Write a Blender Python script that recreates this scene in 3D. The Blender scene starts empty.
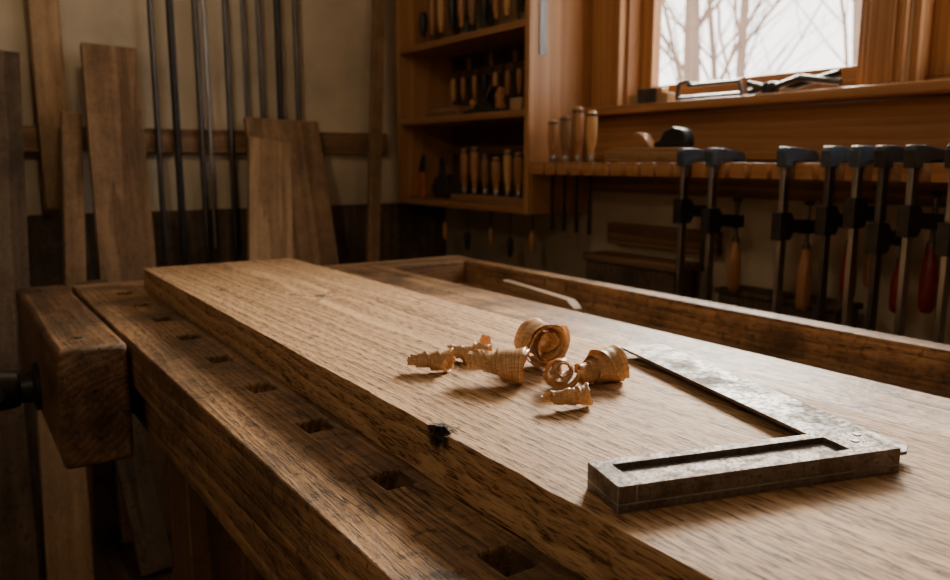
import bpy, bmesh, math, random
from mathutils import Vector, Matrix
random.seed(7)
R=math.radians
scene=bpy.context.scene
COL=scene.collection

# ------------------------------------------------------------------ materials
def new_mat(name):
    m=bpy.data.materials.new(name); m.use_nodes=True
    nt=m.node_tree; nt.nodes.clear()
    out=nt.nodes.new('ShaderNodeOutputMaterial')
    b=nt.nodes.new('ShaderNodeBsdfPrincipled')
    nt.links.new(b.outputs[0],out.inputs[0])
    return m,nt,b,out
def N(nt,t,**kw):
    n=nt.nodes.new(t)
    for k,v in kw.items(): setattr(n,k,v)
    return n
def math_(nt,op,a,b=None,clamp=False):
    n=N(nt,'ShaderNodeMath',operation=op,use_clamp=clamp)
    for i,v in enumerate((a,b)):
        if v is None: continue
        if isinstance(v,(int,float)): n.inputs[i].default_value=v
        else: nt.links.new(v,n.inputs[i])
    return n.outputs[0]
def vmath(nt,op,a,b=None):
    n=N(nt,'ShaderNodeVectorMath',operation=op)
    for i,v in enumerate((a,b)):
        if v is None: continue
        if isinstance(v,(tuple,list)): n.inputs[i].default_value=v
        else: nt.links.new(v,n.inputs[i])
    return n.outputs[0]
def mixc(nt,f,a,b,mode='MIX'):
    n=N(nt,'ShaderNodeMix',data_type='RGBA',blend_type=mode)
    n.clamp_factor=True
    for sock,v in ((n.inputs[0],f),(n.inputs[6],a),(n.inputs[7],b)):
        if isinstance(v,(int,float)): sock.default_value=v
        elif isinstance(v,(tuple,list)): sock.default_value=(*v[:3],1)
        else: nt.links.new(v,sock)
    return n.outputs[2]
def noise(nt,vec,scale,detail=3,rough=.5):
    n=N(nt,'ShaderNodeTexNoise'); n.inputs['Scale'].default_value=scale
    n.inputs['Detail'].default_value=detail; n.inputs['Roughness'].default_value=rough
    nt.links.new(vec,n.inputs['Vector']); return n
def ramp(nt,f,stops):
    n=N(nt,'ShaderNodeValToRGB'); e=n.color_ramp.elements
    while len(e)<len(stops): e.new(.5)
    for el,(p,c) in zip(e,stops):
        el.position=p; el.color=(*c,1) if len(c)==3 else c
    nt.links.new(f,n.inputs[0]); return n.outputs[0]
def sc(c,k): return tuple(min(1,x*k) for x in c)

def wood(name,dark,light,axis=1,ring=22,rough=.5,bump=.25,stain=.0,pores=.5,center=(0,0,-.1),rnd=True,knots=(),streak=.5,ringmix=.55,stainc=(.03,.018,.01),spec=.35,plen=.05,pscale=700,cracks=0,warp=.07,lowmix=.8,pd=.45,fscale=230,faxis=.03):
    m,nt,b,out=new_mat(name)
    b.inputs['Specular IOR Level'].default_value=spec
    tc=N(nt,'ShaderNodeTexCoord').outputs['Object']
    oc=tc
    if rnd:
        oi=N(nt,'ShaderNodeObjectInfo').outputs['Random']
        cx=N(nt,'ShaderNodeCombineXYZ')
        nt.links.new(math_(nt,'MULTIPLY',oi,.11),cx.inputs[0])
        nt.links.new(math_(nt,'MULTIPLY',oi,7.3),cx.inputs[1])
        nt.links.new(math_(nt,'MULTIPLY',oi,3.1),cx.inputs[2])
        oc=vmath(nt,'ADD',tc,cx.outputs[0])
    s=[1,1,1]; s[axis]=.07
    P=vmath(nt,'MULTIPLY',vmath(nt,'SUBTRACT',oc,center),tuple(s))
    n1=noise(nt,P,9,3,.55)
    d=vmath(nt,'MULTIPLY',vmath(nt,'SUBTRACT',n1.outputs['Color'],(.5,.5,.5)),(warp,)*3)
    P2=vmath(nt,'ADD',P,d)
    kmask=None
    for (kx,ky,kz,kr) in knots:
        ds=N(nt,'ShaderNodeVectorMath',operation='DISTANCE')
        nt.links.new(tc,ds.inputs[0]); ds.inputs[1].default_value=(kx,ky,kz)
        q=math_(nt,'DIVIDE',ds.outputs['Value'],kr)
        g=math_(nt,'POWER',2.718,math_(nt,'MULTIPLY',math_(nt,'POWER',q,2),-.12))
        cx=N(nt,'ShaderNodeCombineXYZ'); nt.links.new(math_(nt,'MULTIPLY',g,.025),cx.inputs[0])
        nt.links.new(math_(nt,'MULTIPLY',g,.02),cx.inputs[2])
        P2=vmath(nt,'ADD',P2,cx.outputs[0])
        nn=noise(nt,tc,120,3)
        qq=math_(nt,'ADD',q,math_(nt,'MULTIPLY',math_(nt,'SUBTRACT',nn.outputs[0],.5),1.6))
        mk=math_(nt,'MULTIPLY',math_(nt,'SUBTRACT',1.25,qq,True),1.8,True)
        kmask=mk if kmask is None else math_(nt,'MAXIMUM',kmask,mk)
    w=N(nt,'ShaderNodeTexWave',wave_type='RINGS',rings_direction='XYZ'[axis],wave_profile='SAW')
    w.inputs['Scale'].default_value=ring; w.inputs['Distortion'].default_value=0
    nt.links.new(P2,w.inputs['Vector'])
    s2=[1,1,1]; s2[axis]=faxis
    PF=vmath(nt,'MULTIPLY',oc,tuple(s2))
    s3=[1,1,1]; s3[axis]=plen
    PP=vmath(nt,'MULTIPLY',vmath(nt,'ADD',oc,vmath(nt,'MULTIPLY',d,(.25,.25,.25))),tuple(s3))
    f1=noise(nt,PF,fscale,4,.6).outputs[0]
    f2=noise(nt,PP,pscale,2,.6).outputs[0]
    low=noise(nt,PF,30,3,.5).outputs[0]
    wr=ramp(nt,w.outputs['Fac'],[(0,(.1,)*3),(.5,(.5,)*3),(.9,(1,)*3),(1,(.2,)*3)])
    f=math_(nt,'ADD',math_(nt,'MULTIPLY',wr,ringmix),math_(nt,'MULTIPLY',f1,streak))
    f=math_(nt,'ADD',f,math_(nt,'MULTIPLY',math_(nt,'SUBTRACT',low,.5),lowmix))
    f=math_(nt,'SUBTRACT',f,.02-(.55-ringmix)*.5-(.5-streak)*.5,True)
    col=ramp(nt,f,[(.12,dark),(.5,tuple((a+c)/2 for a,c in zip(dark,light))),(.82,light)])
    pm=ramp(nt,f2,[(.51,(0,0,0)),(.60,(1,1,1))])
    pm=math_(nt,'MULTIPLY',pm,math_(nt,'MULTIPLY',math_(nt,'SUBTRACT',1.35,wr),pores),True)
    col=mixc(nt,pm,col,sc(dark,pd))
    ro=math_(nt,'ADD',math_(nt,'MULTIPLY',f1,.25),rough-.12)
    if stain>0:
        st=noise(nt,tc,7,6,.65).outputs[0]
        sm=ramp(nt,st,[(.42,(0,0,0)),(.66,(1,1,1))])
        col=mixc(nt,math_(nt,'MULTIPLY',sm,stain),col,stainc)
        st2=noise(nt,tc,60,4,.7).outputs[0]
        sm2=ramp(nt,st2,[(.56,(0,0,0)),(.66,(1,1,1))])
        col=mixc(nt,math_(nt,'MULTIPLY',sm2,stain*.9),col,stainc)
        ro=math_(nt,'ADD',ro,math_(nt,'MULTIPLY',st2,.15))
    if cracks>0:
        s4=[1,1,1]; s4[axis]=.035
        ck=noise(nt,vmath(nt,'MULTIPLY',oc,tuple(s4)),70,2,.4).outputs[0]
        ck=math_(nt,'ABSOLUTE',math_(nt,'SUBTRACT',ck,.5))
        ck=ramp(nt,ck,[(0,(1,1,1)),(.014,(0,0,0))])
        msk=ramp(nt,noise(nt,tc,5,2).outputs[0],[(.45,(0,0,0)),(.58,(1,1,1))])
        ck=math_(nt,'MULTIPLY',math_(nt,'MULTIPLY',ck,msk),cracks)
        col=mixc(nt,ck,col,(.012,.008,.005))
    if kmask is not None: col=mixc(nt,kmask,col,(.014,.009,.006))
    nt.links.new(col,b.inputs['Base Color']); nt.links.new(ro,b.inputs['Roughness'])
    bp=N(nt,'ShaderNodeBump'); bp.inputs['Strength'].default_value=bump; bp.inputs['Distance'].default_value=.0012
    h=math_(nt,'ADD',math_(nt,'MULTIPLY',f1,.7),math_(nt,'MULTIPLY',pm,-.9)); h=math_(nt,'ADD',h,math_(nt,'MULTIPLY',wr,.12))
    if stain>0: h=math_(nt,'ADD',h,math_(nt,'MULTIPLY',st2,1.8))
    if cracks>0: h=math_(nt,'SUBTRACT',h,math_(nt,'MULTIPLY',ck,1.5))
    if kmask is not None: h=math_(nt,'SUBTRACT',h,math_(nt,'MULTIPLY',kmask,2.0))
    nt.links.new(h,bp.inputs['Height']); nt.links.new(bp.outputs[0],b.inputs['Normal'])
    return m

def plain(name,c,rough=.5,metal=0,var=.25,scale=20,bump=.1,c2=None,vs=(1,1,1)):
    m,nt,b,out=new_mat(name)
    tc=N(nt,'ShaderNodeTexCoord').outputs['Object']
    P=vmath(nt,'MULTIPLY',tc,vs)
    n=noise(nt,P,scale,5,.6).outputs[0]
    col=ramp(nt,n,[(.3,c2 if c2 else sc(c,1-var)),(.65,c)])
    nt.links.new(col,b.inputs['Base Color'])
    nt.links.new(math_(nt,'ADD',math_(nt,'MULTIPLY',n,.3),rough-.15),b.inputs['Roughness'])
    b.inputs['Metallic'].default_value=metal
    bp=N(nt,'ShaderNodeBump'); bp.inputs['Strength'].default_value=bump; bp.inputs['Distance'].default_value=.002
    nt.links.new(n,bp.inputs['Height']); nt.links.new(bp.outputs[0],b.inputs['Normal'])
    return m

OAK_D=(.27,.140,.060); OAK_L=(.66,.42,.22)
oak=wood('oak_fresh',OAK_D,OAK_L,1,ring=34,rough=.62,bump=.8,pores=.95,center=(.53,0,.80),rnd=False,spec=.25,plen=.09,pscale=560,
   ringmix=.42,streak=.5,warp=.06,lowmix=.65,pd=.36,fscale=400,faxis=.05,
   knots=((.338,.560,.928,.017),(.53,1.26,.93,.009),(.50,1.30,.93,.007),(.41,1.42,.93,.006)))
BD=(.14,.066,.028); BL=(.54,.315,.15)
benchY=wood('bench_beech_y',BD,BL,1,ring=30,rough=.42,bump=.8,stain=.8,pores=.7,center=(.8,0,.6),rnd=False,cracks=1,ringmix=.35,streak=.55,lowmix=.9,fscale=330,faxis=.04,plen=.08,pscale=620)
benchX=wood('bench_beech_x',BD,sc(BL,.9),0,ring=30,rough=.45,bump=.8,stain=.6,pores=.5,center=(.0,1.8,.6),rnd=False,cracks=.7,ringmix=.35,streak=.6)
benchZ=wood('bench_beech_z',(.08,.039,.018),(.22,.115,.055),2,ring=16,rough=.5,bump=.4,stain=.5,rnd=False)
viseW=wood('vise_oak',(.10,.048,.021),(.38,.21,.098),1,ring=26,rough=.42,bump=.9,stain=.9,rnd=False,center=(.35,0,.45),cracks=1,ringmix=.3,streak=.6,lowmix=1.1)
PD=(.25,.108,.038); PL=(.46,.235,.095)
pineY=wood('pine_stained_y',PD,PL,1,ring=14,rough=.42,bump=.15,pores=.15,ringmix=.35)
pineZ=wood('pine_stained_z',PD,PL,2,ring=14,rough=.42,bump=.15,pores=.15,ringmix=.35)
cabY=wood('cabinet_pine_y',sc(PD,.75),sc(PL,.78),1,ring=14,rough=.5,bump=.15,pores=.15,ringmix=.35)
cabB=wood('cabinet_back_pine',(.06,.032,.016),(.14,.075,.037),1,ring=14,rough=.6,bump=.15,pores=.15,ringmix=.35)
lumA=wood('lumber_brown',(.13,.07,.032),(.35,.21,.108),2,ring=20,rough=.65,bump=.4,stain=.45,ringmix=.4)
lumB=wood('lumber_tan',(.24,.138,.065),(.50,.32,.17),2,ring=20,rough=.6,bump=.3,stain=.25,ringmix=.4)
lumBY=wood('lumber_tan_y',(.18,.105,.05),(.38,.245,.13),1,ring=20,rough=.6,bump=.3,stain=.2,ringmix=.4)
lumC=wood('lumber_weathered',(.07,.048,.030),(.19,.13,.082),2,ring=20,rough=.75,bump=.5,stain=.7,ringmix=.4)
lumX=wood('lumber_rail_x',(.13,.066,.03),(.31,.18,.085),0,ring=20,rough=.6,bump=.3)
lumY=wood('lumber_batten_y',(.12,.062,.03),(.30,.17,.085),1,ring=12,rough=.6,bump=.3)
handleW=wood('handle_boxwood',(.34,.16,.055),(.60,.35,.15),2,ring=30,rough=.35,bump=.1,pores=.1)
handleD=wood('handle_rosewood',(.21,.088,.034),(.44,.215,.09),2,ring=30,rough=.35,bump=.1,pores=.1)
planeW=wood('plane_beech',(.14,.07,.032),(.30,.17,.08),1,ring=30,rough=.4,bump=.1)
planeL=wood('plane_beech_light',(.20,.11,.05),(.40,.24,.12),1,ring=30,rough=.4,bump=.1)
iron=plain('cast_iron_black',(.045,.044,.043),.45,.6,.5,60,.2)
ironB=plain('clamp_casting_blue',(.075,.10,.135),.4,.5,.4,60,.2)
steel=plain('bar_steel',(.38,.36,.34),.36,1,.5,40,.1,vs=(1,1,.2))
steelD=plain('bar_steel_dark',(.14,.13,.125),.42,.9,.5,40,.1,vs=(1,1,.2))
redp=plain('red_handle',(.26,.018,.013),.4,0,.4,30,.05)
orangep=plain('orange_handle',(.55,.11,.03),.4,0,.3,30,.05)
plaster=plain('plaster_cream',(.58,.48,.345),.9,0,.3,3,.15,c2=(.38,.315,.225))
floorM=wood('floor_boards',(.05,.028,.014),(.13,.075,.04),1,ring=6,rough=.7,bump=.3,stain=.5,rnd=False)
ceilM=plain('ceiling_plaster',(.45,.37,.27),.9,0,.3,3,.1)
leather=plain('dark_leather',(.05,.036,.027),.6,0,.4,30,.3)
tin=plain('painted_tin',(.16,.13,.08),.5,.2,.4,30,.1)
barkM=plain('tree_bark',(.22,.15,.11),.9,0,.2,8,.3)
snow=plain('outside_ground',(.75,.74,.72),.9,0,.1,2,.1)

def patina(name,base,rust,rough,rs,lo=.45,hi=.7,met=.9,pit=.6,bump=.5):
    m,nt,b,out=new_mat(name)
    tc=N(nt,'ShaderNodeTexCoord').outputs['Object']
    a=noise(nt,tc,rs,8,.7).outputs[0]; c=noise(nt,tc,rs*7,5,.7).outputs[0]
    sm=ramp(nt,a,[(lo,(0,0,0)),(hi,(1,1,1))])
    sp=ramp(nt,c,[(.52,(0,0,0)),(.62,(1,1,1))])
    col=mixc(nt,sm,base,rust); col=mixc(nt,math_(nt,'MULTIPLY',sp,pit),col,sc(rust,.45))
    nt.links.new(col,b.inputs['Base Color'])
    nt.links.new(math_(nt,'ADD',math_(nt,'MULTIPLY',sm,.25),math_(nt,'ADD',math_(nt,'MULTIPLY',c,.3),rough-.15)),b.inputs['Roughness'])
    nt.links.new(math_(nt,'SUBTRACT',met,math_(nt,'MULTIPLY',sm,.4)),b.inputs['Metallic'])
    bp=N(nt,'ShaderNodeBump'); bp.inputs['Strength'].default_value=bump; bp.inputs['Distance'].default_value=.0009
    nt.links.new(math_(nt,'ADD',a,math_(nt,'SUBTRACT',c,sp)),bp.inputs['Height']); nt.links.new(bp.outputs[0],b.inputs['Normal'])
    return m
stockM=patina('patinated_iron',(.20,.175,.155),(.10,.062,.040),.48,50,.46,.66,met=.75,pit=.75,bump=.8)
edgeM=patina('worn_iron_edge',(.48,.44,.39),(.18,.12,.08),.42,60,.5,.72,met=.9)
bladeM=patina('patinated_steel',(.15,.145,.14),(.065,.045,.032),.52,24,.46,.62,met=.8,bump=.35,pit=.7)

def shaving_mat():
    m,nt,b,out=new_mat('oak_shaving')
    uv=N(nt,'ShaderNodeTexCoord').outputs['UV']
    P=vmath(nt,'MULTIPLY',uv,(3,60,1))
    n=noise(nt,P,.5,5,.65).outputs[0]
    P3=vmath(nt,'MULTIPLY',uv,(50,3,1)); n3=noise(nt,P3,1,3,.6).outputs[0]
    f=math_(nt,'ADD',math_(nt,'MULTIPLY',n,.65),math_(nt,'MULTIPLY',n3,.35))
    col=ramp(nt,f,[(.36,(.36,.16,.06)),(.49,(.68,.40,.18)),(.61,(.90,.68,.43))])
    nt.links.new(col,b.inputs['Base Color']); b.inputs['Roughness'].default_value=.36
    tr=N(nt,'ShaderNodeBsdfTranslucent'); nt.links.new(col,tr.inputs[0])
    mx=N(nt,'ShaderNodeMixShader'); mx.inputs[0].default_value=.28
    nt.links.new(b.outputs[0],mx.inputs[1]); nt.links.new(tr.outputs[0],mx.inputs[2])
    nt.links.new(mx.outputs[0],out.inputs[0])
    bp=N(nt,'ShaderNodeBump'); bp.inputs['Strength'].default_value=.5; bp.inputs['Distance'].default_value=.0006
    nt.links.new(f,bp.inputs['Height']); nt.links.new(bp.outputs[0],b.inputs['Normal'])
    return m
shavM=shaving_mat()
def glass_mat():
    m,nt,b,out=new_mat('window_glass')
    t=N(nt,'ShaderNodeBsdfTransparent'); g=N(nt,'ShaderNodeBsdfGlossy'); g.inputs['Roughness'].default_value=.02
    mx=N(nt,'ShaderNodeMixShader'); mx.inputs[0].default_value=.05
    nt.links.new(t.outputs[0],mx.inputs[1]); nt.links.new(g.outputs[0],mx.inputs[2]); nt.links.new(mx.outputs[0],out.inputs[0])
    nt.nodes.remove(b); return m
glassM=glass_mat()

# ------------------------------------------------------------------ mesh builder
class MB:
    def __init__(s): s.bm=bmesh.new(); s.mats=[]
    def mi(s,m):
        if m not in s.mats: s.mats.append(m)
        return s.mats.index(m)
    def face(s,vs,i):
        try: f=s.bm.faces.new(vs); f.material_index=i; return f
        except ValueError: return None
    def box(s,lo,hi,mat,M=None):
        i=s.mi(mat); v=[]
        for x in (lo[0],hi[0]):
            for y in (lo[1],hi[1]):
                for z in (lo[2],hi[2]):
                    p=Vector((x,y,z)); v.append(s.bm.verts.new(M@p if M else p))
        for q in ((0,1,3,2),(4,6,7,5),(0,4,5,1),(2,3,7,6),(0,2,6,4),(1,5,7,3)): s.face([v[k] for k in q],i)
        return s
    def prism(s,pts,ax,lo,hi,mat,M=None):
        i=s.mi(mat); A=[];B=[]
        for (a,b) in pts:
            for L,c in ((A,lo),(B,hi)):
                p=[0,0,0]; o=[k for k in range(3) if k!=ax]; p[ax]=c; p[o[0]]=a; p[o[1]]=b
                p=Vector(p); L.append(s.bm.verts.new(M@p if M else p))
        n=len(pts); s.face(A[::-1],i); s.face(B,i)
        for k in range(n): s.face([A[k],A[(k+1)%n],B[(k+1)%n],B[k]],i)
        return s
    def lathe(s,prof,mat,M,seg=20):
        i=s.mi(mat); rings=[]
        for r,h in prof:
            rings.append([s.bm.verts.new(M@Vector((max(r,1e-5)*math.cos(2*math.pi*k/seg),max(r,1e-5)*math.sin(2*math.pi*k/seg),h))) for k in range(seg)])
        for a,b in zip(rings,rings[1:]):
            for k in range(seg): s.face([a[k],a[(k+1)%seg],b[(k+1)%seg],b[k]],i)
        s.face(rings[0][::-1],i); s.face(rings[-1],i)
        return s
    def cyl(s,p0,p1,r0,r1,mat,seg=16):
        p0=Vector(p0);p1=Vector(p1);d=p1-p0
        M=Matrix.Translation(p0)@d.to_track_quat('Z','Y').to_matrix().to_4x4()
        return s.lathe([(r0,0),(r1,d.length)],mat,M,seg)
    def tube(s,pts,r,mat,seg=8):
        for a,b in zip(pts,pts[1:]): s.cyl(a,b,r,r,mat,seg)
        return s
    def done(s,name,bevel=0,parent=None,M=None,seg=2):
        bmesh.ops.recalc_face_normals(s.bm,faces=s.bm.faces[:])
        me=bpy.data.meshes.new(name); s.bm.to_mesh(me); s.bm.free()
        for m in s.mats: me.materials.append(m)
        for p in me.polygons: p.use_smooth=True
        me.set_sharp_from_angle(angle=R(38))
        o=bpy.data.objects.new(name,me); COL.objects.link(o)
        if M: o.matrix_world=M
        if bevel:
            b=o.modifiers.new('bevel','BEVEL'); b.width=bevel; b.segments=seg; b.limit_method='ANGLE'; b.angle_limit=R(40); b.harden_normals=False
        if parent: o.parent=parent
        return o
def empty(name):
    o=bpy.data.objects.new(name,None); COL.objects.link(o); o.empty_display_size=.1; return o
def boolean(o,cut):
    m=o.modifiers.new('b','BOOLEAN'); m.operation='DIFFERENCE'; m.object=cut; m.solver='EXACT'
    bpy.context.view_layer.update()
    me=bpy.data.meshes.new_from_object(o.evaluated_get(bpy.context.evaluated_depsgraph_get()))
    o.modifiers.remove(m); o.data=me
    bpy.data.objects.remove(cut)

# ------------------------------------------------------------------ room
XW=1.90; YB=3.05; XL=-2.2; YF=-2.6; H=2.5
MB().box((XL-.1,YF-.1,-.08),(XW+.14,YB+.1,0),floorM).done('floor')
MB().box((XL-.1,YF-.1,H),(XW+.14,YB+.1,H+.08),ceilM).done('ceiling')
MB().box((XL-.1,YB,0),(XW+.14,YB+.1,H),plaster).done('wall_back')
MB().box((XL-.1,YF,0),(XL,YB,H),plaster).done('wall_left')
MB().box((XL-.1,YF-.1,0),(XW+.14,YF,H),plaster).done('wall_front')
WZ0,WZ1=1.335,2.25
W1=(1.11,1.93); W2=(.16,1.0)
w=MB()
w.box((XW,YF,0),(XW+.12,YB,WZ0),plaster).box((XW,YF,WZ1),(XW+.12,YB,H),plaster)
w.box((XW,YF,WZ0),(XW+.12,W2[0],WZ1),plaster).box((XW,W2[1],WZ0),(XW+.12,W1[0],WZ1),plaster).box((XW,W1[1],WZ0),(XW+.12,YB,WZ1),plaster)
w.done('wall_right')
MB().box((XW-.02,.0,1.16),(XW,2.066,1.305),pineY).box((XW-.032,.0,1.163),(XW-.02,2.066,1.185),pineY).done('trim_1',.003)
t=MB()
t.box((XW-.022,1.94,WZ0),(XW,2.066,WZ1+.09),pineZ).box((XW-.03,1.925,WZ0),(XW-.0,1.945,WZ1),pineZ)
t.box((XW-.022,W2[1]+.005,WZ0),(XW,W1[0]-.005,WZ1),pineZ).box((XW-.034,1.025,WZ0),(XW-.022,1.085,WZ1),pineZ)
t.box((XW-.022,.05,WZ0),(XW,W2[0]-.005,WZ1+.09),pineZ)
t.box((XW-.022,.16,WZ1),(XW,1.93,WZ1+.09),pineY)
t.done('trim_2',.003)
MB().box((XW-.085,.02,1.308),(XW+.05,2.064,1.335),pineY).done('trim_3',.005)
for k,(a,b) in enumerate((W1,W2)):
    e=empty('window_%d'%(k+1))
    f=MB()
    f.box((XW,b-.018,WZ0),(XW+.12,b,WZ1),pineZ).box((XW,a,WZ0),(XW+.12,a+.018,WZ1),pineZ)
    f.box((XW+.05,a+.018,WZ0),(XW+.12,b-.018,WZ0+.02),pineY).box((XW,a+.018,WZ1-.018),(XW+.12,b-.018,WZ1),pineY)
    f.done('jamb',.002,e)
    f=MB(); x0,x1=XW+.055,XW+.095
    f.box((x0,b-.07,WZ0+.02),(x1,b-.018,WZ1-.018),pineZ).box((x0,a+.018,WZ0+.02),(x1,a+.05,WZ1-.018),pineZ)
    f.box((x0,a+.05,WZ0+.02),(x1,b-.07,WZ0+.065),pineY).box((x0,a+.05,WZ1-.07),(x1,b-.07,WZ1-.018),pineY)
    f.done('sash',.004,e)
    MB().box((x0+.018,a+.05,WZ0+.065),(x0+.022,b-.07,WZ1-.07),glassM).done('glass',0,e)

# outside
MB().box((XW+.5,-14,-.4),(40,30,-.3),snow).done('ground_outside')
def tree(name,x,y,h,r,seed):
    rn=random.Random(seed); m=MB()
    def br(p,d,L,rr,dep):
        q=p
        for k in range(4):
            d=(d+Vector((rn.uniform(-.12,.12),rn.uniform(-.12,.12),rn.uniform(-.02,.1)))).normalized()
            n=q+d*L/4; r2=rr*.86
            m.cyl(q,n,rr,r2,barkM,7); q=n; rr=r2
            if dep>0:
                for _ in range(2 if dep>1 else 1):
                    a=rn.uniform(0,6.28); dd=(d*.55+Vector((math.cos(a),math.sin(a),rn.uniform(.2,.6)))*.75).normalized()
                    br(q,dd,L*.5,rr*.42,dep-1)
    br(Vector((x,y,-.3)),Vector((0,0,1)),h,r,3); m.done(name)
for i,(x,y,r) in enumerate(((9,5.2,.07),(11,8.6,.10),(12,6.6,.10),(13,11.2,.12),(12,9.8,.07),(9,7.4,.09))):
    tree('tree',x,y,6.5,r,i+3)

# ------------------------------------------------------------------ workbench
ZB=.88
bench=empty('workbench')
top=MB().box((.23,-.6,ZB-.075),(.98,1.92,ZB),benchY).done('worktop')
c=MB()
for k in range(-5,9):
    y=.42+.1735*k
    if y<1.85: c.box((.299,y-.018,ZB-.062),(.329,y+.018,ZB+.05),benchY)
c=c.done('cut'); boolean(top,c)
bv=top.modifiers.new('bevel','BEVEL'); bv.width=.003; bv.segments=2; bv.limit_method='ANGLE'
top.parent=bench
for p in top.data.polygons: p.use_smooth=False
MB().box((.232,1.921,ZB-.09),(1.275,1.975,ZB+.002),benchX).done('end_cap',.004,bench)
MB().box((1.23,-.6,ZB-.11),(1.275,1.92,ZB),benchY).done('rear_rail',.003,bench)
MB().box((.981,1.86,ZB-.09),(1.229,1.92,ZB-.001),benchX).done('tray_end',.003,bench)
MB().box((.96,-.6,ZB-.085),(1.23,1.86,ZB-.062),benchY).done('tray_floor',0,bench)
MB().box((.25,-.55,ZB-.16),(.28,1.9,ZB-.076),benchY).done('apron',.003,bench)
lg=MB()
for y in (-.35,1.14,):
    lg.box((.262,y,0),(.372,y+.13,ZB-.076),benchZ).box((1.1,y,0),(1.2,y+.13,ZB-.09),benchZ)
    lg.box((.36,y+.03,.16),(1.11,y+.09,.27),benchX).box((.36,y+.03,.70),(1.11,y+.09,.79),benchX)
lg.box((.29,-.25,.17),(.335,1.2,.27),benchY).box((1.13,-.25,.17),(1.17,1.2,.27),benchY)
lg.done('legs',.004,bench)

vise=empty('bench_vise')
MB().box((.122,1.285,.695),(.222,1.985,.884),viseW).done('jaw',.009,vise,seg=3)
v=MB()
Mx=Matrix.Translation((.122,1.60,.755))@Matrix.Rotation(R(-90),4,'Y')
v.lathe([(.045,0),(.045,.008),(.03,.012),(.026,.03),(.033,.034),(.036,.05),(.036,.075),(.03,.082),(.022,.086),(.02,.11),(.012,.112)],iron,Mx,28)
v.cyl((.05,1.42,.79),(.05,1.78,.72),.009,.009,iron,12)
v.done('screw_hub',0,vise)
v=MB().cyl((.223,1.60,.755),(.249,1.60,.755),.018,.018,steelD).cyl((.223,1.42,.74),(.249,1.42,.74),.012,.012,steelD)
v.done('screw',0,vise)
v=MB()
for y in (1.36,1.92):
    v.lathe([(.008,0),(.007,.0015)],iron,Matrix.Translation((.165,y,.8835)),12)
v.done('bolts',0,vise)

# ------------------------------------------------------------------ oak board
bd=MB()
nx,ny=8,60
yb0,yb1=-.35,1.81; z0,z1=ZB+.0005,.93
def xl(t): return .331+.0235*t
def xr(t): return .690+.000*t
i=bd.mi(oak); G={}
for a in range(ny+1):
    t=a/ny; y=yb0+(yb1-yb0)*t
    for bq in range(nx+1):
        s=bq/nx; x=xl(t)+(xr(t)-xl(t))*s
        dx=(random.uniform(-.0012,.0012) if bq in(0,) else 0)
        for z in (z0,z1):
            G[a,bq,z]=bd.bm.verts.new((x+dx,y,z))
for a in range(ny):
    for bq in range(nx):
        for z in (z0,z1): bd.face([G[a,bq,z],G[a+1,bq,z],G[a+1,bq+1,z],G[a,bq+1,z]],i)
    for bq in (0,nx): bd.face([G[a,bq,z0],G[a+1,bq,z0],G[a+1,bq,z1],G[a,bq,z1]],i)
for a in (0,ny):
    for bq in range(nx): bd.face([G[a,bq,z0],G[a,bq+1,z0],G[a,bq+1,z1],G[a,bq,z1]],i)
board=bd.done('oak_board')
cm=bmesh.new(); bmesh.ops.create_icosphere(cm,subdivisions=3,radius=.011)
for vv in cm.verts:
    vv.co*=random.uniform(.75,1.15); vv.co.y*=1.5; vv.co.z*=.8; vv.co+=Vector((.339,.560,.931))
me=bpy.data.meshes.new('c'); cm.to_mesh(me); cm.free(); co=bpy.data.objects.new('c',me); COL.objects.link(co)
boolean(board,co)
for p in board.data.polygons: p.use_smooth=False
bv=board.modifiers.new('bevel','BEVEL'); bv.width=.0018; bv.segments=2; bv.limit_method='ANGLE'; bv.angle_limit=R(50)

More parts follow.
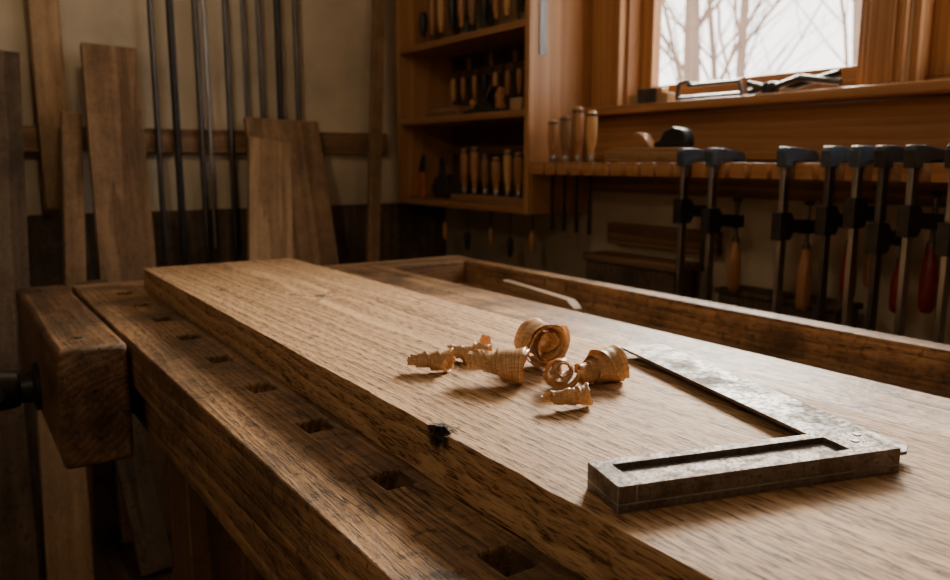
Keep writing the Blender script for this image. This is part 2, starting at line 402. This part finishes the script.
# ------------------------------------------------------------------ shavings
def shaving(name,x,y,yaw,r0,r1,turns,width,drift,cone=0,seed=0,tail=.0,pitch=0,phase=0,squash=1,bend=0,wob=.0012):
    rn=random.Random(seed); n=int(turns*48); m=11
    bm=bmesh.new(); uvl=bm.loops.layers.uv.new('UV'); V=[]; ph=rn.uniform(0,6); p2=rn.uniform(0,6)
    gap=(r1-r0)/turns; jag=[0,0]
    for a in range(n+1):
        t=a/n; an=phase+2*math.pi*turns*t
        r=r0+(r1-r0)*t+gap*.3*math.sin(an*.63+ph)+gap*.2*math.sin(an*3.1+ph)
        if t>.84: r+=tail*((t-.84)/.16)**2
        ww=width*(1-.7*abs(2*t-1)**4)*(1+.2*math.sin(an*.73+ph))
        oy=wob*math.sin(t*5+ph)*1.5; oz=wob*math.cos(t*7+p2)
        row=[]
        for k in (0,1):
            jag[k]=jag[k]*.8+rn.uniform(-1,1)*.0009
            if rn.random()<.03: jag[k]+=rn.uniform(.001,.005)*(-1)
        for j in range(m):
            s=j/(m-1)-.5
            ax=drift*(t-.5)+s*ww+.003*math.sin(an*.43+p2)
            if j==0: ax-=jag[0]
            if j==m-1: ax+=jag[1]
            rr=r+cone*s*(1+.5*math.sin(an*.4+p2))+.0012*(4*s*s)+.0005*math.sin(an*6+ph)*(4*s*s)+.0003*math.sin(s*14+an)
            bx=bend*ax*ax
            row.append((bm.verts.new((ax,rr*math.cos(an)+bx+oy,rr*math.sin(an)*squash+oz)),(t*turns,s+.5)))
        V.append(row)
    for a in range(n):
        for j in range(m-1):
            q=[V[a][j],V[a+1][j],V[a+1][j+1],V[a][j+1]]
            f=bm.faces.new([z[0] for z in q]); f.smooth=True
            for l,z in zip(f.loops,q): l[uvl].uv=z[1]
    M=Matrix.Rotation(R(yaw),4,'Z')@Matrix.Rotation(R(pitch),4,'Y')
    bmesh.ops.transform(bm,matrix=M,verts=bm.verts)
    mz=min(v.co.z for v in bm.verts)
    me=bpy.data.meshes.new(name); bm.to_mesh(me); bm.free(); me.materials.append(shavM)
    o=bpy.data.objects.new(name,me); COL.objects.link(o); o.location=(x,y,.9304-mz)
    sd=o.modifiers.new('s','SOLIDIFY'); sd.thickness=.0003
    return o
shaving('wood_shaving',.549,.676,-98,.007,.0270,5.0,.036,.010,.003,1,.003,5,.6,1,0,.001)
shaving('wood_shaving',.466,.648,-46,.008,.0170,4.6,.038,.046,.004,2,.007,3,1.2,.9,5)
shaving('wood_shaving',.432,.726,-36,.005,.0115,4.2,.024,.034,.002,3,.005,0,2.0,1,5)
shaving('wood_shaving',.496,.742,-44,.004,.0110,4.2,.024,.044,-.002,8,.008,0,.3,1,-6)
shaving('wood_shaving',.556,.590,-8,.008,.0180,4.4,.036,.026,.004,4,.007,-3,.9,1,-4)
shaving('wood_shaving',.516,.600,-140,.004,.0135,3.8,.022,.010,.003,14,.006,0,1.4)
shaving('wood_shaving',.470,.541,-26,.004,.0085,4.2,.020,.038,.002,5,.004,0,2.2,1,5)

# ------------------------------------------------------------------ try square
sq=empty('try_square')
A=R(-16.5); MS=Matrix.Translation((.351,.3505,.9303))@Matrix.Rotation(A,4,'Z')
s=MB(); L,W,Hh=.234,.046,.0195
s.mi(stockM); s.mi(edgeM)
s.box((0,0,0),(L,W,.0065),stockM)
s.box((0,0,.0065),(.014,W,Hh),stockM).box((.014,0,.0065),(L,.0095,Hh),stockM).box((.014,W-.0095,.0065),(.196,W,Hh),stockM)
s.box((.196,.0095,.0065),(L,W,.0075),stockM).box((.196,.0095,.0112),(L,W,Hh),stockM)
s.box((.014,.0095,.0065),(.196,W-.0095,.0150),stockM)
so=s.done('stock'); 
so.matrix_world=MS; so.parent=sq
bv=so.modifiers.new('bevel','BEVEL'); bv.width=.0012; bv.segments=2; bv.limit_method='ANGLE'; bv.material=1
s=MB(); s.mi(bladeM); s.mi(edgeM); s.prism([(.206,.011),(.252,.011),(.262,.020),(.262,.385),(.207,.385)],2,.0078,.0108,bladeM)
so=s.done('blade',.0006); so.modifiers[0].material=1; so.matrix_world=MS; so.parent=sq
s=MB()
for (u,v_) in ((.212,.022),(.224,.033)):
    s.lathe([(.0035,0),(.003,.0008)],steelD,Matrix.Translation((u,v_,Hh)),14)
so=s.done('rivets'); so.matrix_world=MS; so.parent=sq

# tray bits
Mo=Matrix.Translation((1.152,1.43,ZB-.0618))@Matrix.Rotation(R(-6.4),4,'Z')
MB().prism([(-.16,0),(.16,0),(.16,.046),(-.13,.040),(-.16,.024)],0,-.012,.012,lumBY,Mo).done('wood_offcut',.002)
MB().cyl((1.04,1.70,ZB-.054),(1.10,1.74,ZB-.054),.007,.007,steelD).cyl((1.10,1.74,ZB-.054),(1.115,1.75,ZB-.054),.0072,.003,steelD).done('steel_pin',0)

# ------------------------------------------------------------------ tool cabinet
cab=empty('tool_cabinet')
cx0,cx1,cy0,cy1,cz0,cz1=1.615,1.885,2.07,2.96,.985,2.0
m=MB()
m.box((cx0,cy0,cz0),(cx1,cy0+.024,cz1),pineZ).box((cx0,cy1-.024,cz0),(cx1,cy1,cz1),pineZ)
m.done('sides',.002,cab)
m=MB()
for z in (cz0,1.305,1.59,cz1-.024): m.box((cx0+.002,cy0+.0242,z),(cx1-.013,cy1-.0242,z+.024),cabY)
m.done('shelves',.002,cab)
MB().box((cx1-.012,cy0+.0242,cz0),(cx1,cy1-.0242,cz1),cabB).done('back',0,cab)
MB().box((cx1-.035,cy0+.03,1.50),(cx1-.0125,cy1-.03,1.53),planeW).box((cx1-.035,cy0+.03,1.19),(cx1-.0125,cy1-.03,1.22),planeW).done('tool_rails',0,cab)

def hprof(r,l):
    return [(r*.55,0),(r*.62,l*.04),(r*.6,l*.14),(r*.78,l*.2),(r*.98,l*.45),(r,l*.7),(r*.95,l*.9),(r*.75,l*.97),(r*.4,l)]
def chisel(x,y,z,hl=.14,r=.016,mat=handleW,blade=.12,up=True,name='chisel'):
    m=MB(); M=Matrix.Translation((x,y,z))
    if not up: M=M@Matrix.Rotation(math.pi,4,'X')
    m.lathe([(r*.62,0),(r*.66,.002),(r*.66,.018),(r*.6,.02)],steel,M,14)
    m.lathe([(a,b+.02) for a,b in hprof(r,hl)],mat,M,16)
    m.lathe([(r*.80,.02+hl*.86),(r*1.03,.021+hl*.86),(r*1.03,.02+hl*.93),(r*.8,.021+hl*.93)],steelD,M,16)
    if blade>0:
        m.lathe([(.003,-.03),(.0045,0)],steelD,M,8)
        m.prism([(-.0065,-.028),(-.0065,-blade),(.0065,-blade),(.0065,-.028)],1,-.002,.002,steelD,M)
    return m.done(name)
def screwdriver(x,y,z,hl,r,mat,bl):
    m=MB(); M=Matrix.Translation((x,y,z))
    m.lathe([(a,b) for a,b in hprof(r,hl)],mat,M,12); m.lathe([(.003,-bl),(.003,0)],steelD,M,8)
    return m.done('screwdriver')
rr=random.Random(3)
blk=MB().box((1.66,2.13,cz0+.0245),(1.73,2.62,cz0+.05),planeW).done('chisel_rack',.003)
for k,y in enumerate((2.16,2.225,2.29,2.36,2.43,2.50,2.57)):
    chisel(1.695,y,cz0+.0505,.12+.04*rr.random(),.0165+.003*rr.random(),(handleD,handleD,handleW,handleD,planeW)[k%5],0)
for k in range(10):
    y=2.13+.075*k+.01*rr.random()
    screwdriver(1.80,y,1.345+.06,.09,.012,(handleD,handleW,iron,handleD)[k%4],.07)
for k in range(10):
    y=2.13+.078*k
    m=MB(); M=Matrix.Translation((1.84,y,1.53))
    l=.09+.06*rr.random()
    m.lathe([(.009,0),(.011,.03),(.006,.05)],(handleD,iron)[k%2],M,10); m.lathe([(.004,-l),(.004,0)],steelD,M,8); m.done('awl')
for k in range(11):
    y=2.125+.072*k+.01*rr.random()
    screwdriver(1.68,y,1.6145+.04,.09+.08*rr.random(),.012+.005*rr.random(),(handleD,iron,handleW,handleD,iron,planeW)[k%6],.039)
MB().box((1.74,2.2,1.6145),(1.84,2.42,1.76),lumA).done('tool_box',.004)
MB().lathe([(.04,0),(.04,.11),(.034,.115),(.034,.13)],tin,Matrix.Translation((1.78,2.55,1.6145)),20).done('tin_can')
MB().lathe([(.035,0),(.035,.09),(.03,.095),(.03,.11)],steelD,Matrix.Translation((1.78,2.68,1.6145)),20).done('tin_can')
def bench_plane(name,x,y,z,yaw,L=.24,w=.05,body=iron):
    m=MB(); M=Matrix.Translation((x,y,z))@Matrix.Rotation(R(yaw),4,'Z')
    m.prism([(-L/2,0),(L/2,0),(L/2,.012),(.07,.016),(.03,.045),(-.01,.05),(-.06,.018),(-L/2,.012)],0,-w/2,w/2,body,M)
    m.prism([(-.005,.045),(.0,.04),(.05,.09),(.044,.094)],0,-w*.35,w*.35,steel,M)
    m.lathe([(.009,0),(.012,.012),(.017,.026),(.011,.04),(.003,.043)],handleD,M@Matrix.Translation((0,-L*.36,.013)),14)
    m.prism([(.065,.012),(.10,.012),(.092,.04),(.10,.075),(.085,.088),(.07,.07),(.066,.04)],0,-.011,.011,handleD,M)
    return m.done(name,.002)
bench_plane('hand_plane',1.66,2.37,1.3292,180,.24)
MB().box((1.635,2.14,1.3292),(1.70,2.20,1.37),lumB).done('wood_block',.003)
MB().prism([(2.54,1.3292),(2.80,1.3292),(2.76,1.365),(2.58,1.37)],0,1.65,1.73,lumY).done('wood_block',.006)
def pliers(name,x,y,z,mat,s=1,lean=10):
    m=MB(); M=Matrix.Translation((x,y,z))@Matrix.Rotation(R(lean),4,'X')@Matrix.Scale(s,4)
    for sg in (-1,1):
        P=[M@Vector((0,sg*a,b)) for a,b in ((.028,0),(.03,.03),(.022,.07),(.008,.10))]
        m.tube(P,.006*s,mat,10)
    m.prism([(-.014,.095),(.014,.095),(.012,.13),(.004,.16),(-.004,.16),(-.012,.13)],0,-.006,.006,iron,M)
    return m.done(name,.001)
pliers('pliers',1.66,2.86,cz0+.033,orangep,1.05,12)
pliers('pliers',1.70,2.73,cz0+.033,iron,1.0,-6)
MB().prism([(2.63,1.03),(2.66,1.0095),(2.90,1.0095),(2.92,1.05),(2.88,1.10),(2.70,1.11)],0,1.75,1.83,leather).done('tool_bag',.01)
for k,y in enumerate((2.15,2.28,2.4,2.56,2.72)):
    m=MB(); m.cyl((1.70,y,cz0-.001),(1.70,y,cz0-.06-.03*(k%2)),.003,.003,steelD,8)
    m.lathe([(.006,0),(.012,.02),(.012,.06),(.006,.075)],(handleD,iron)[k%2],Matrix.Translation((1.70,y,cz0-.14-.03*(k%2))),10); m.done('hanging_awl')

m=MB().box((1.655,cy0-.004,1.50),(1.685,cy0-.001,1.80),steelD).cyl((1.67,cy0-.012,1.79),(1.67,cy0,1.79),.003,.003,iron,8)
m.done('steel_rule')

# ------------------------------------------------------------------ tool shelf on window wall
sh=empty('tool_shelf')
sz0,sz1=1.118,1.156
MB().box((1.701,-.3,sz0),(1.879,2.064,sz1),pineY).done('board',.002,sh)
m=MB(); gaps=[2.0-.06*k for k in range(38)]; prev=2.064
for g in gaps:
    m.box((1.622,g+.008,sz0),(1.7005,prev,sz1),pineY); prev=g-.008
m.done('slotted_lip',.002,sh)
MB().box((1.86,-.3,sz0-.06),(1.899,2.064,sz0-.001),lumY).done('cleat',.002,sh)
for y,r,h,mt in ((2.0,.0175,.115,handleD),(1.94,.018,.125,planeW),(1.88,.0185,.15,handleD),(1.82,.0175,.135,handleW)):
    chisel(1.662,y,sz1+.0005,h,r,mt,.22)
m=MB(); px0,px1=1.69,1.75; zz=sz1+.0005
m.prism([(1.50,zz),(1.795,zz),(1.795,zz+.032),(1.76,zz+.040),(1.60,zz+.042),(1.50,zz+.042)],0,px0,px1,planeL)
m.prism([(1.485,zz+.043),(1.60,zz+.043),(1.605,zz+.055),(1.58,zz+.062),(1.565,zz+.088),(1.535,zz+.097),(1.50,zz+.09),(1.485,zz+.07)],0,px0+.01,px1-.01,iron)
m.prism([(1.615,zz+.043),(1.65,zz+.043),(1.69,zz+.075),(1.675,zz+.088),(1.65,zz+.082)],0,px0+.012,px1-.012,handleD)
m.done('wooden_plane',.005,seg=3)

# ------------------------------------------------------------------ F clamps
def f_clamp(y,zb,zj,hmat,head=iron,x=1.605,arm=.105,bar=steel,yw=.006,hl=.11):
    m=MB(); zt=sz1+.030
    m.box((x-.011,y-yw,zb),(x+.011,y+yw,zt-.004),bar)
    z=sz1+.0008
    m.prism([(x-.018,z-.010),(x+.0125,z-.010),(x+.0125,z+.002),(x+arm-.016,z+.006),(x+arm-.016,z),(x+arm+.004,z),(x+arm+.004,z+.016),(x+arm-.006,z+.026),(x+.02,z+.035),(x-.012,z+.035),(x-.02,z+.024)],1,y-.0125,y+.0125,head)
    m.prism([(x-.024,zj-.03),(x+.018,zj-.03),(x+.03,zj-.012),(x+arm-.02,zj-.02),(x+arm+.012,zj-.02),(x+arm+.012,zj+.012),(x+arm-.02,zj+.014),(x+.03,zj+.016),(x+.016,zj+.034),(x-.024,zj+.034)],1,y-.0125,y+.0125,iron)
    m.lathe([(.0055,0),(.0055,.10)],steelD,Matrix.Translation((x+arm-.004,y,zj-.05)),10)
    m.lathe([(.004,0),(.012,.004),(.013,.010),(.006,.014)],iron,Matrix.Translation((x+arm-.004,y,zj+.045)),14)
    M=Matrix.Translation((x+arm-.004,y,zj-.045))@Matrix.Rotation(math.pi,4,'X')
    m.lathe([(.009,0),(.010,.012),(.0095,.014)],steelD,M,14)
    m.lathe([(a,b+.012) for a,b in hprof(.0175,hl)],hmat,M,16)
    m.box((x-.013,y-yw-.001,zb-.004),(x+.013,y+yw+.001,zb+.012),head)
    return m.done('bar_clamp',.0015)
f_clamp(1.40,.80,1.03,iron,ironB)
f_clamp(1.308,.79,1.01,handleD,ironB,hl=.13)
f_clamp(1.105,.80,1.01,handleD,ironB,hl=.15)
f_clamp(.995,.79,1.03,redp,ironB,bar=steelD,hl=.13)
f_clamp(.932,.78,1.05,handleD,ironB,bar=steel,arm=.09)
f_clamp(.878,.79,1.00,redp,iron,bar=steelD)
f_clamp(.818,.79,1.04,redp,iron,bar=steel,hl=.14)
f_clamp(.74,.79,1.01,redp,iron,bar=steel)
f_clamp(.66,.79,1.03,handleD,iron,bar=steel)

MB().box((1.87,1.50,.885),(1.8995,1.96,.955),lumY).done('wall_batten',.003)
lb=empty('low_shelf')
MB().box((1.74,.9,.70),(1.8995,2.0,.725),lumY).done('board',.003,lb)
m=MB()
for y in (1.0,1.9): m.prism([(1.8995,.55),(1.8995,.699),(1.76,.699)],1,y-.012,y+.012,lumC)
m.done('brackets',.002,lb)
MB().box((1.76,1.56,.7255),(1.865,1.94,.835),lumC).box((1.755,1.55,.836),(1.868,1.95,.862),lumY).done('wooden_box',.004)
MB().box((1.76,1.05,.7255),(1.86,1.40,.80),lumC).box((1.755,1.04,.80),(1.865,1.41,.815),lumC).done('wooden_box',.004)

# window sill tools
zs=1.3353
m=MB(); m.box((1.835,1.68,zs),(1.87,1.84,zs+.028),lumB); m.box((1.83,1.72,zs),(1.834,1.80,zs+.045),steelD)
m.box((1.834,1.70,zs+.0285),(1.862,1.75,zs+.045),handleW); m.done('marking_gauge',.003)
m=MB(); m.tube([(1.845,1.65,zs+.007),(1.845,1.42,zs+.007)],.0068,steelD); m.tube([(1.845,1.65,zs+.006),(1.845,1.645,zs+.05),(1.845,1.61,zs+.055),(1.845,1.60,zs+.042)],.0065,steelD)
m.tube([(1.845,1.61,zs+.042),(1.845,1.43,zs+.042),(1.845,1.42,zs+.006)],.006,steelD); m.done('coping_saw')
m=MB(); m.tube([(1.85,1.40,zs+.009),(1.85,1.33,zs+.024),(1.85,1.26,zs+.016),(1.85,1.14,zs+.038)],.009,iron,10)
m.tube([(1.83,1.39,zs+.030),(1.84,1.33,zs+.012),(1.84,1.24,zs+.034),(1.84,1.13,zs+.014)],.009,steelD,10)
m.lathe([(.022,0),(.024,.010),(.020,.028)],iron,Matrix.Translation((1.845,1.33,zs)),14); m.done('pliers',.001)

# ------------------------------------------------------------------ back wall lumber & clamps
MB().box((-.6,YB-.032,1.19),(1.60,YB-.0005,1.275),lumX).box((-.6,YB-.032,2.0),(1.60,YB-.0005,2.08),lumX).done('trim_4',.003)
def plank(name,base,top,w,t,mat,bev=.003,twist=0):
    b=Vector(base); tp=Vector(top); d=(tp-b); L=d.length; z=d.normalized()
    x=Vector((1,0,0)); x=(x-z*x.dot(z)).normalized(); y=z.cross(x)
    M=Matrix.Translation(b)@Matrix((x,y,z)).transposed().to_4x4()@Matrix.Rotation(R(twist),4,'Z')
    o=MB().box((-w/2,-t/2,0),(w/2,t/2,L),mat).done(name,bev); o.matrix_world=M; return o
plank('wood_plank',(.06,2.36,.012),(.17,2.95,1.50),.17,.03,lumC)
plank('wood_plank',(.25,2.38,.012),(.385,2.93,1.31),.06,.04,lumA)
plank('wood_plank',(.45,2.45,.012),(.515,2.935,1.535),.17,.035,lumA)
plank('wood_plank',(.80,2.34,.012),(1.05,2.925,1.235),.16,.025,lumB)
plank('wood_plank',(1.06,2.45,.012),(1.115,2.965,1.315),.29,.022,lumA)
plank('wood_plank',(1.28,2.62,.012),(1.56,2.985,1.98),.05,.025,lumA)
plank('wood_plank',(-.15,2.40,.012),(-.1,2.97,1.9),.2,.03,lumC)
plank('wood_plank',(.42,2.22,.012),(.36,2.60,.80),.09,.025,lumC)
plank('wood_plank',(.19,2.12,.012),(.24,2.50,.74),.11,.025,lumB)
plank('wood_plank',(.05,2.10,.012),(.06,2.32,.80),.15,.025,lumC)
plank('wood_plank',(.60,2.16,.012),(.64,2.56,.80),.12,.025,lumA)
MB().box((.295,YB-.060,1.0),(.385,YB-.034,2.35),lumB).done('hanging_board',.003)
for k,(x,r,zb,mt) in enumerate(((.670,.010,.72,steelD),(.735,.013,.74,iron),(.822,.011,.80,steelD),(.852,.008,.83,steel),(.93,.011,.82,steelD),(.995,.008,.9,steelD),(1.056,.010,.85,steelD),(1.128,.013,.8,iron),(1.20,.011,.8,steelD))):
    m=MB(); y=YB-.049
    m.lathe([(r,0),(r,2.42-zb)],mt,Matrix.Translation((x,y,zb)),12)
    m.box((x-.02,y-.018,2.3),(x+.02,y+.018,2.36),iron)
    m.box((x-.018,y-.09,2.31),(x+.018,y-.018,2.34),iron)
    m.done('pipe_clamp',.002)
MB().box((XL,YB-.018,0),(1.898,YB-.0003,.98),lumC).done('baseboard_back',.002)

# ------------------------------------------------------------------ invented pendants, added out of view as warm interior fill
def fill_lampobj(lx,ly,z,p,rad=.09):
    e=empty('fill_pendant')
    m=MB(); m.lathe([(.02,.16),(.05,.14),(.15,.03),(.17,0),(.165,0),(.145,.03),(.045,.13),(.0,.15)],iron,Matrix.Translation((lx,ly,z)),28); m.cyl((lx,ly,z+.155),(lx,ly,2.5),.004,.004,iron,8); m.done('fill_shade',0,e)
    l=bpy.data.lights.new('fill_bulb','POINT'); l.energy=p; l.color=(1,.76,.50); l.shadow_soft_size=rad
    o=bpy.data.objects.new('fill_source',l); COL.objects.link(o); o.location=(lx,ly,z-.08); o.parent=e
fill_lampobj(.45,2.0,2.20,9.5)
fill_lampobj(-.9,-.2,2.15,17)
fill_lampobj(1.0,.9,2.2,5)

def area(name,loc,tgt,sx,sy,p,c,spread=180):
    l=bpy.data.lights.new(name,'AREA'); l.shape='RECTANGLE'; l.size=sx; l.size_y=sy; l.energy=p; l.color=c; l.spread=R(spread)
    o=bpy.data.objects.new(name,l); COL.objects.link(o); o.location=loc
    o.rotation_euler=(Vector(tgt)-Vector(loc)).to_track_quat('-Z','Y').to_euler(); return o
area('daylight_sky',(4.2,2.9,3.3),(.7,.8,.9),2.0,1.4,1150,(1,.91,.77))

wd=bpy.data.worlds.new('World'); scene.world=wd; wd.use_nodes=True
bg=wd.node_tree.nodes['Background']; bg.inputs[0].default_value=(1.0,.94,.88,1); bg.inputs[1].default_value=5.5

# ------------------------------------------------------------------ camera
cd=bpy.data.cameras.new('camera'); cd.sensor_width=36; cd.lens=787/950*36
cam=bpy.data.objects.new('camera',cd); COL.objects.link(cam)
cam.location=(0,0,1.16); cam.rotation_euler=(R(90-9.3),0,R(-34.15))
cd.dof.use_dof=True; cd.dof.focus_distance=.72; cd.dof.aperture_fstop=7.0
cd.clip_start=.02
scene.camera=cam
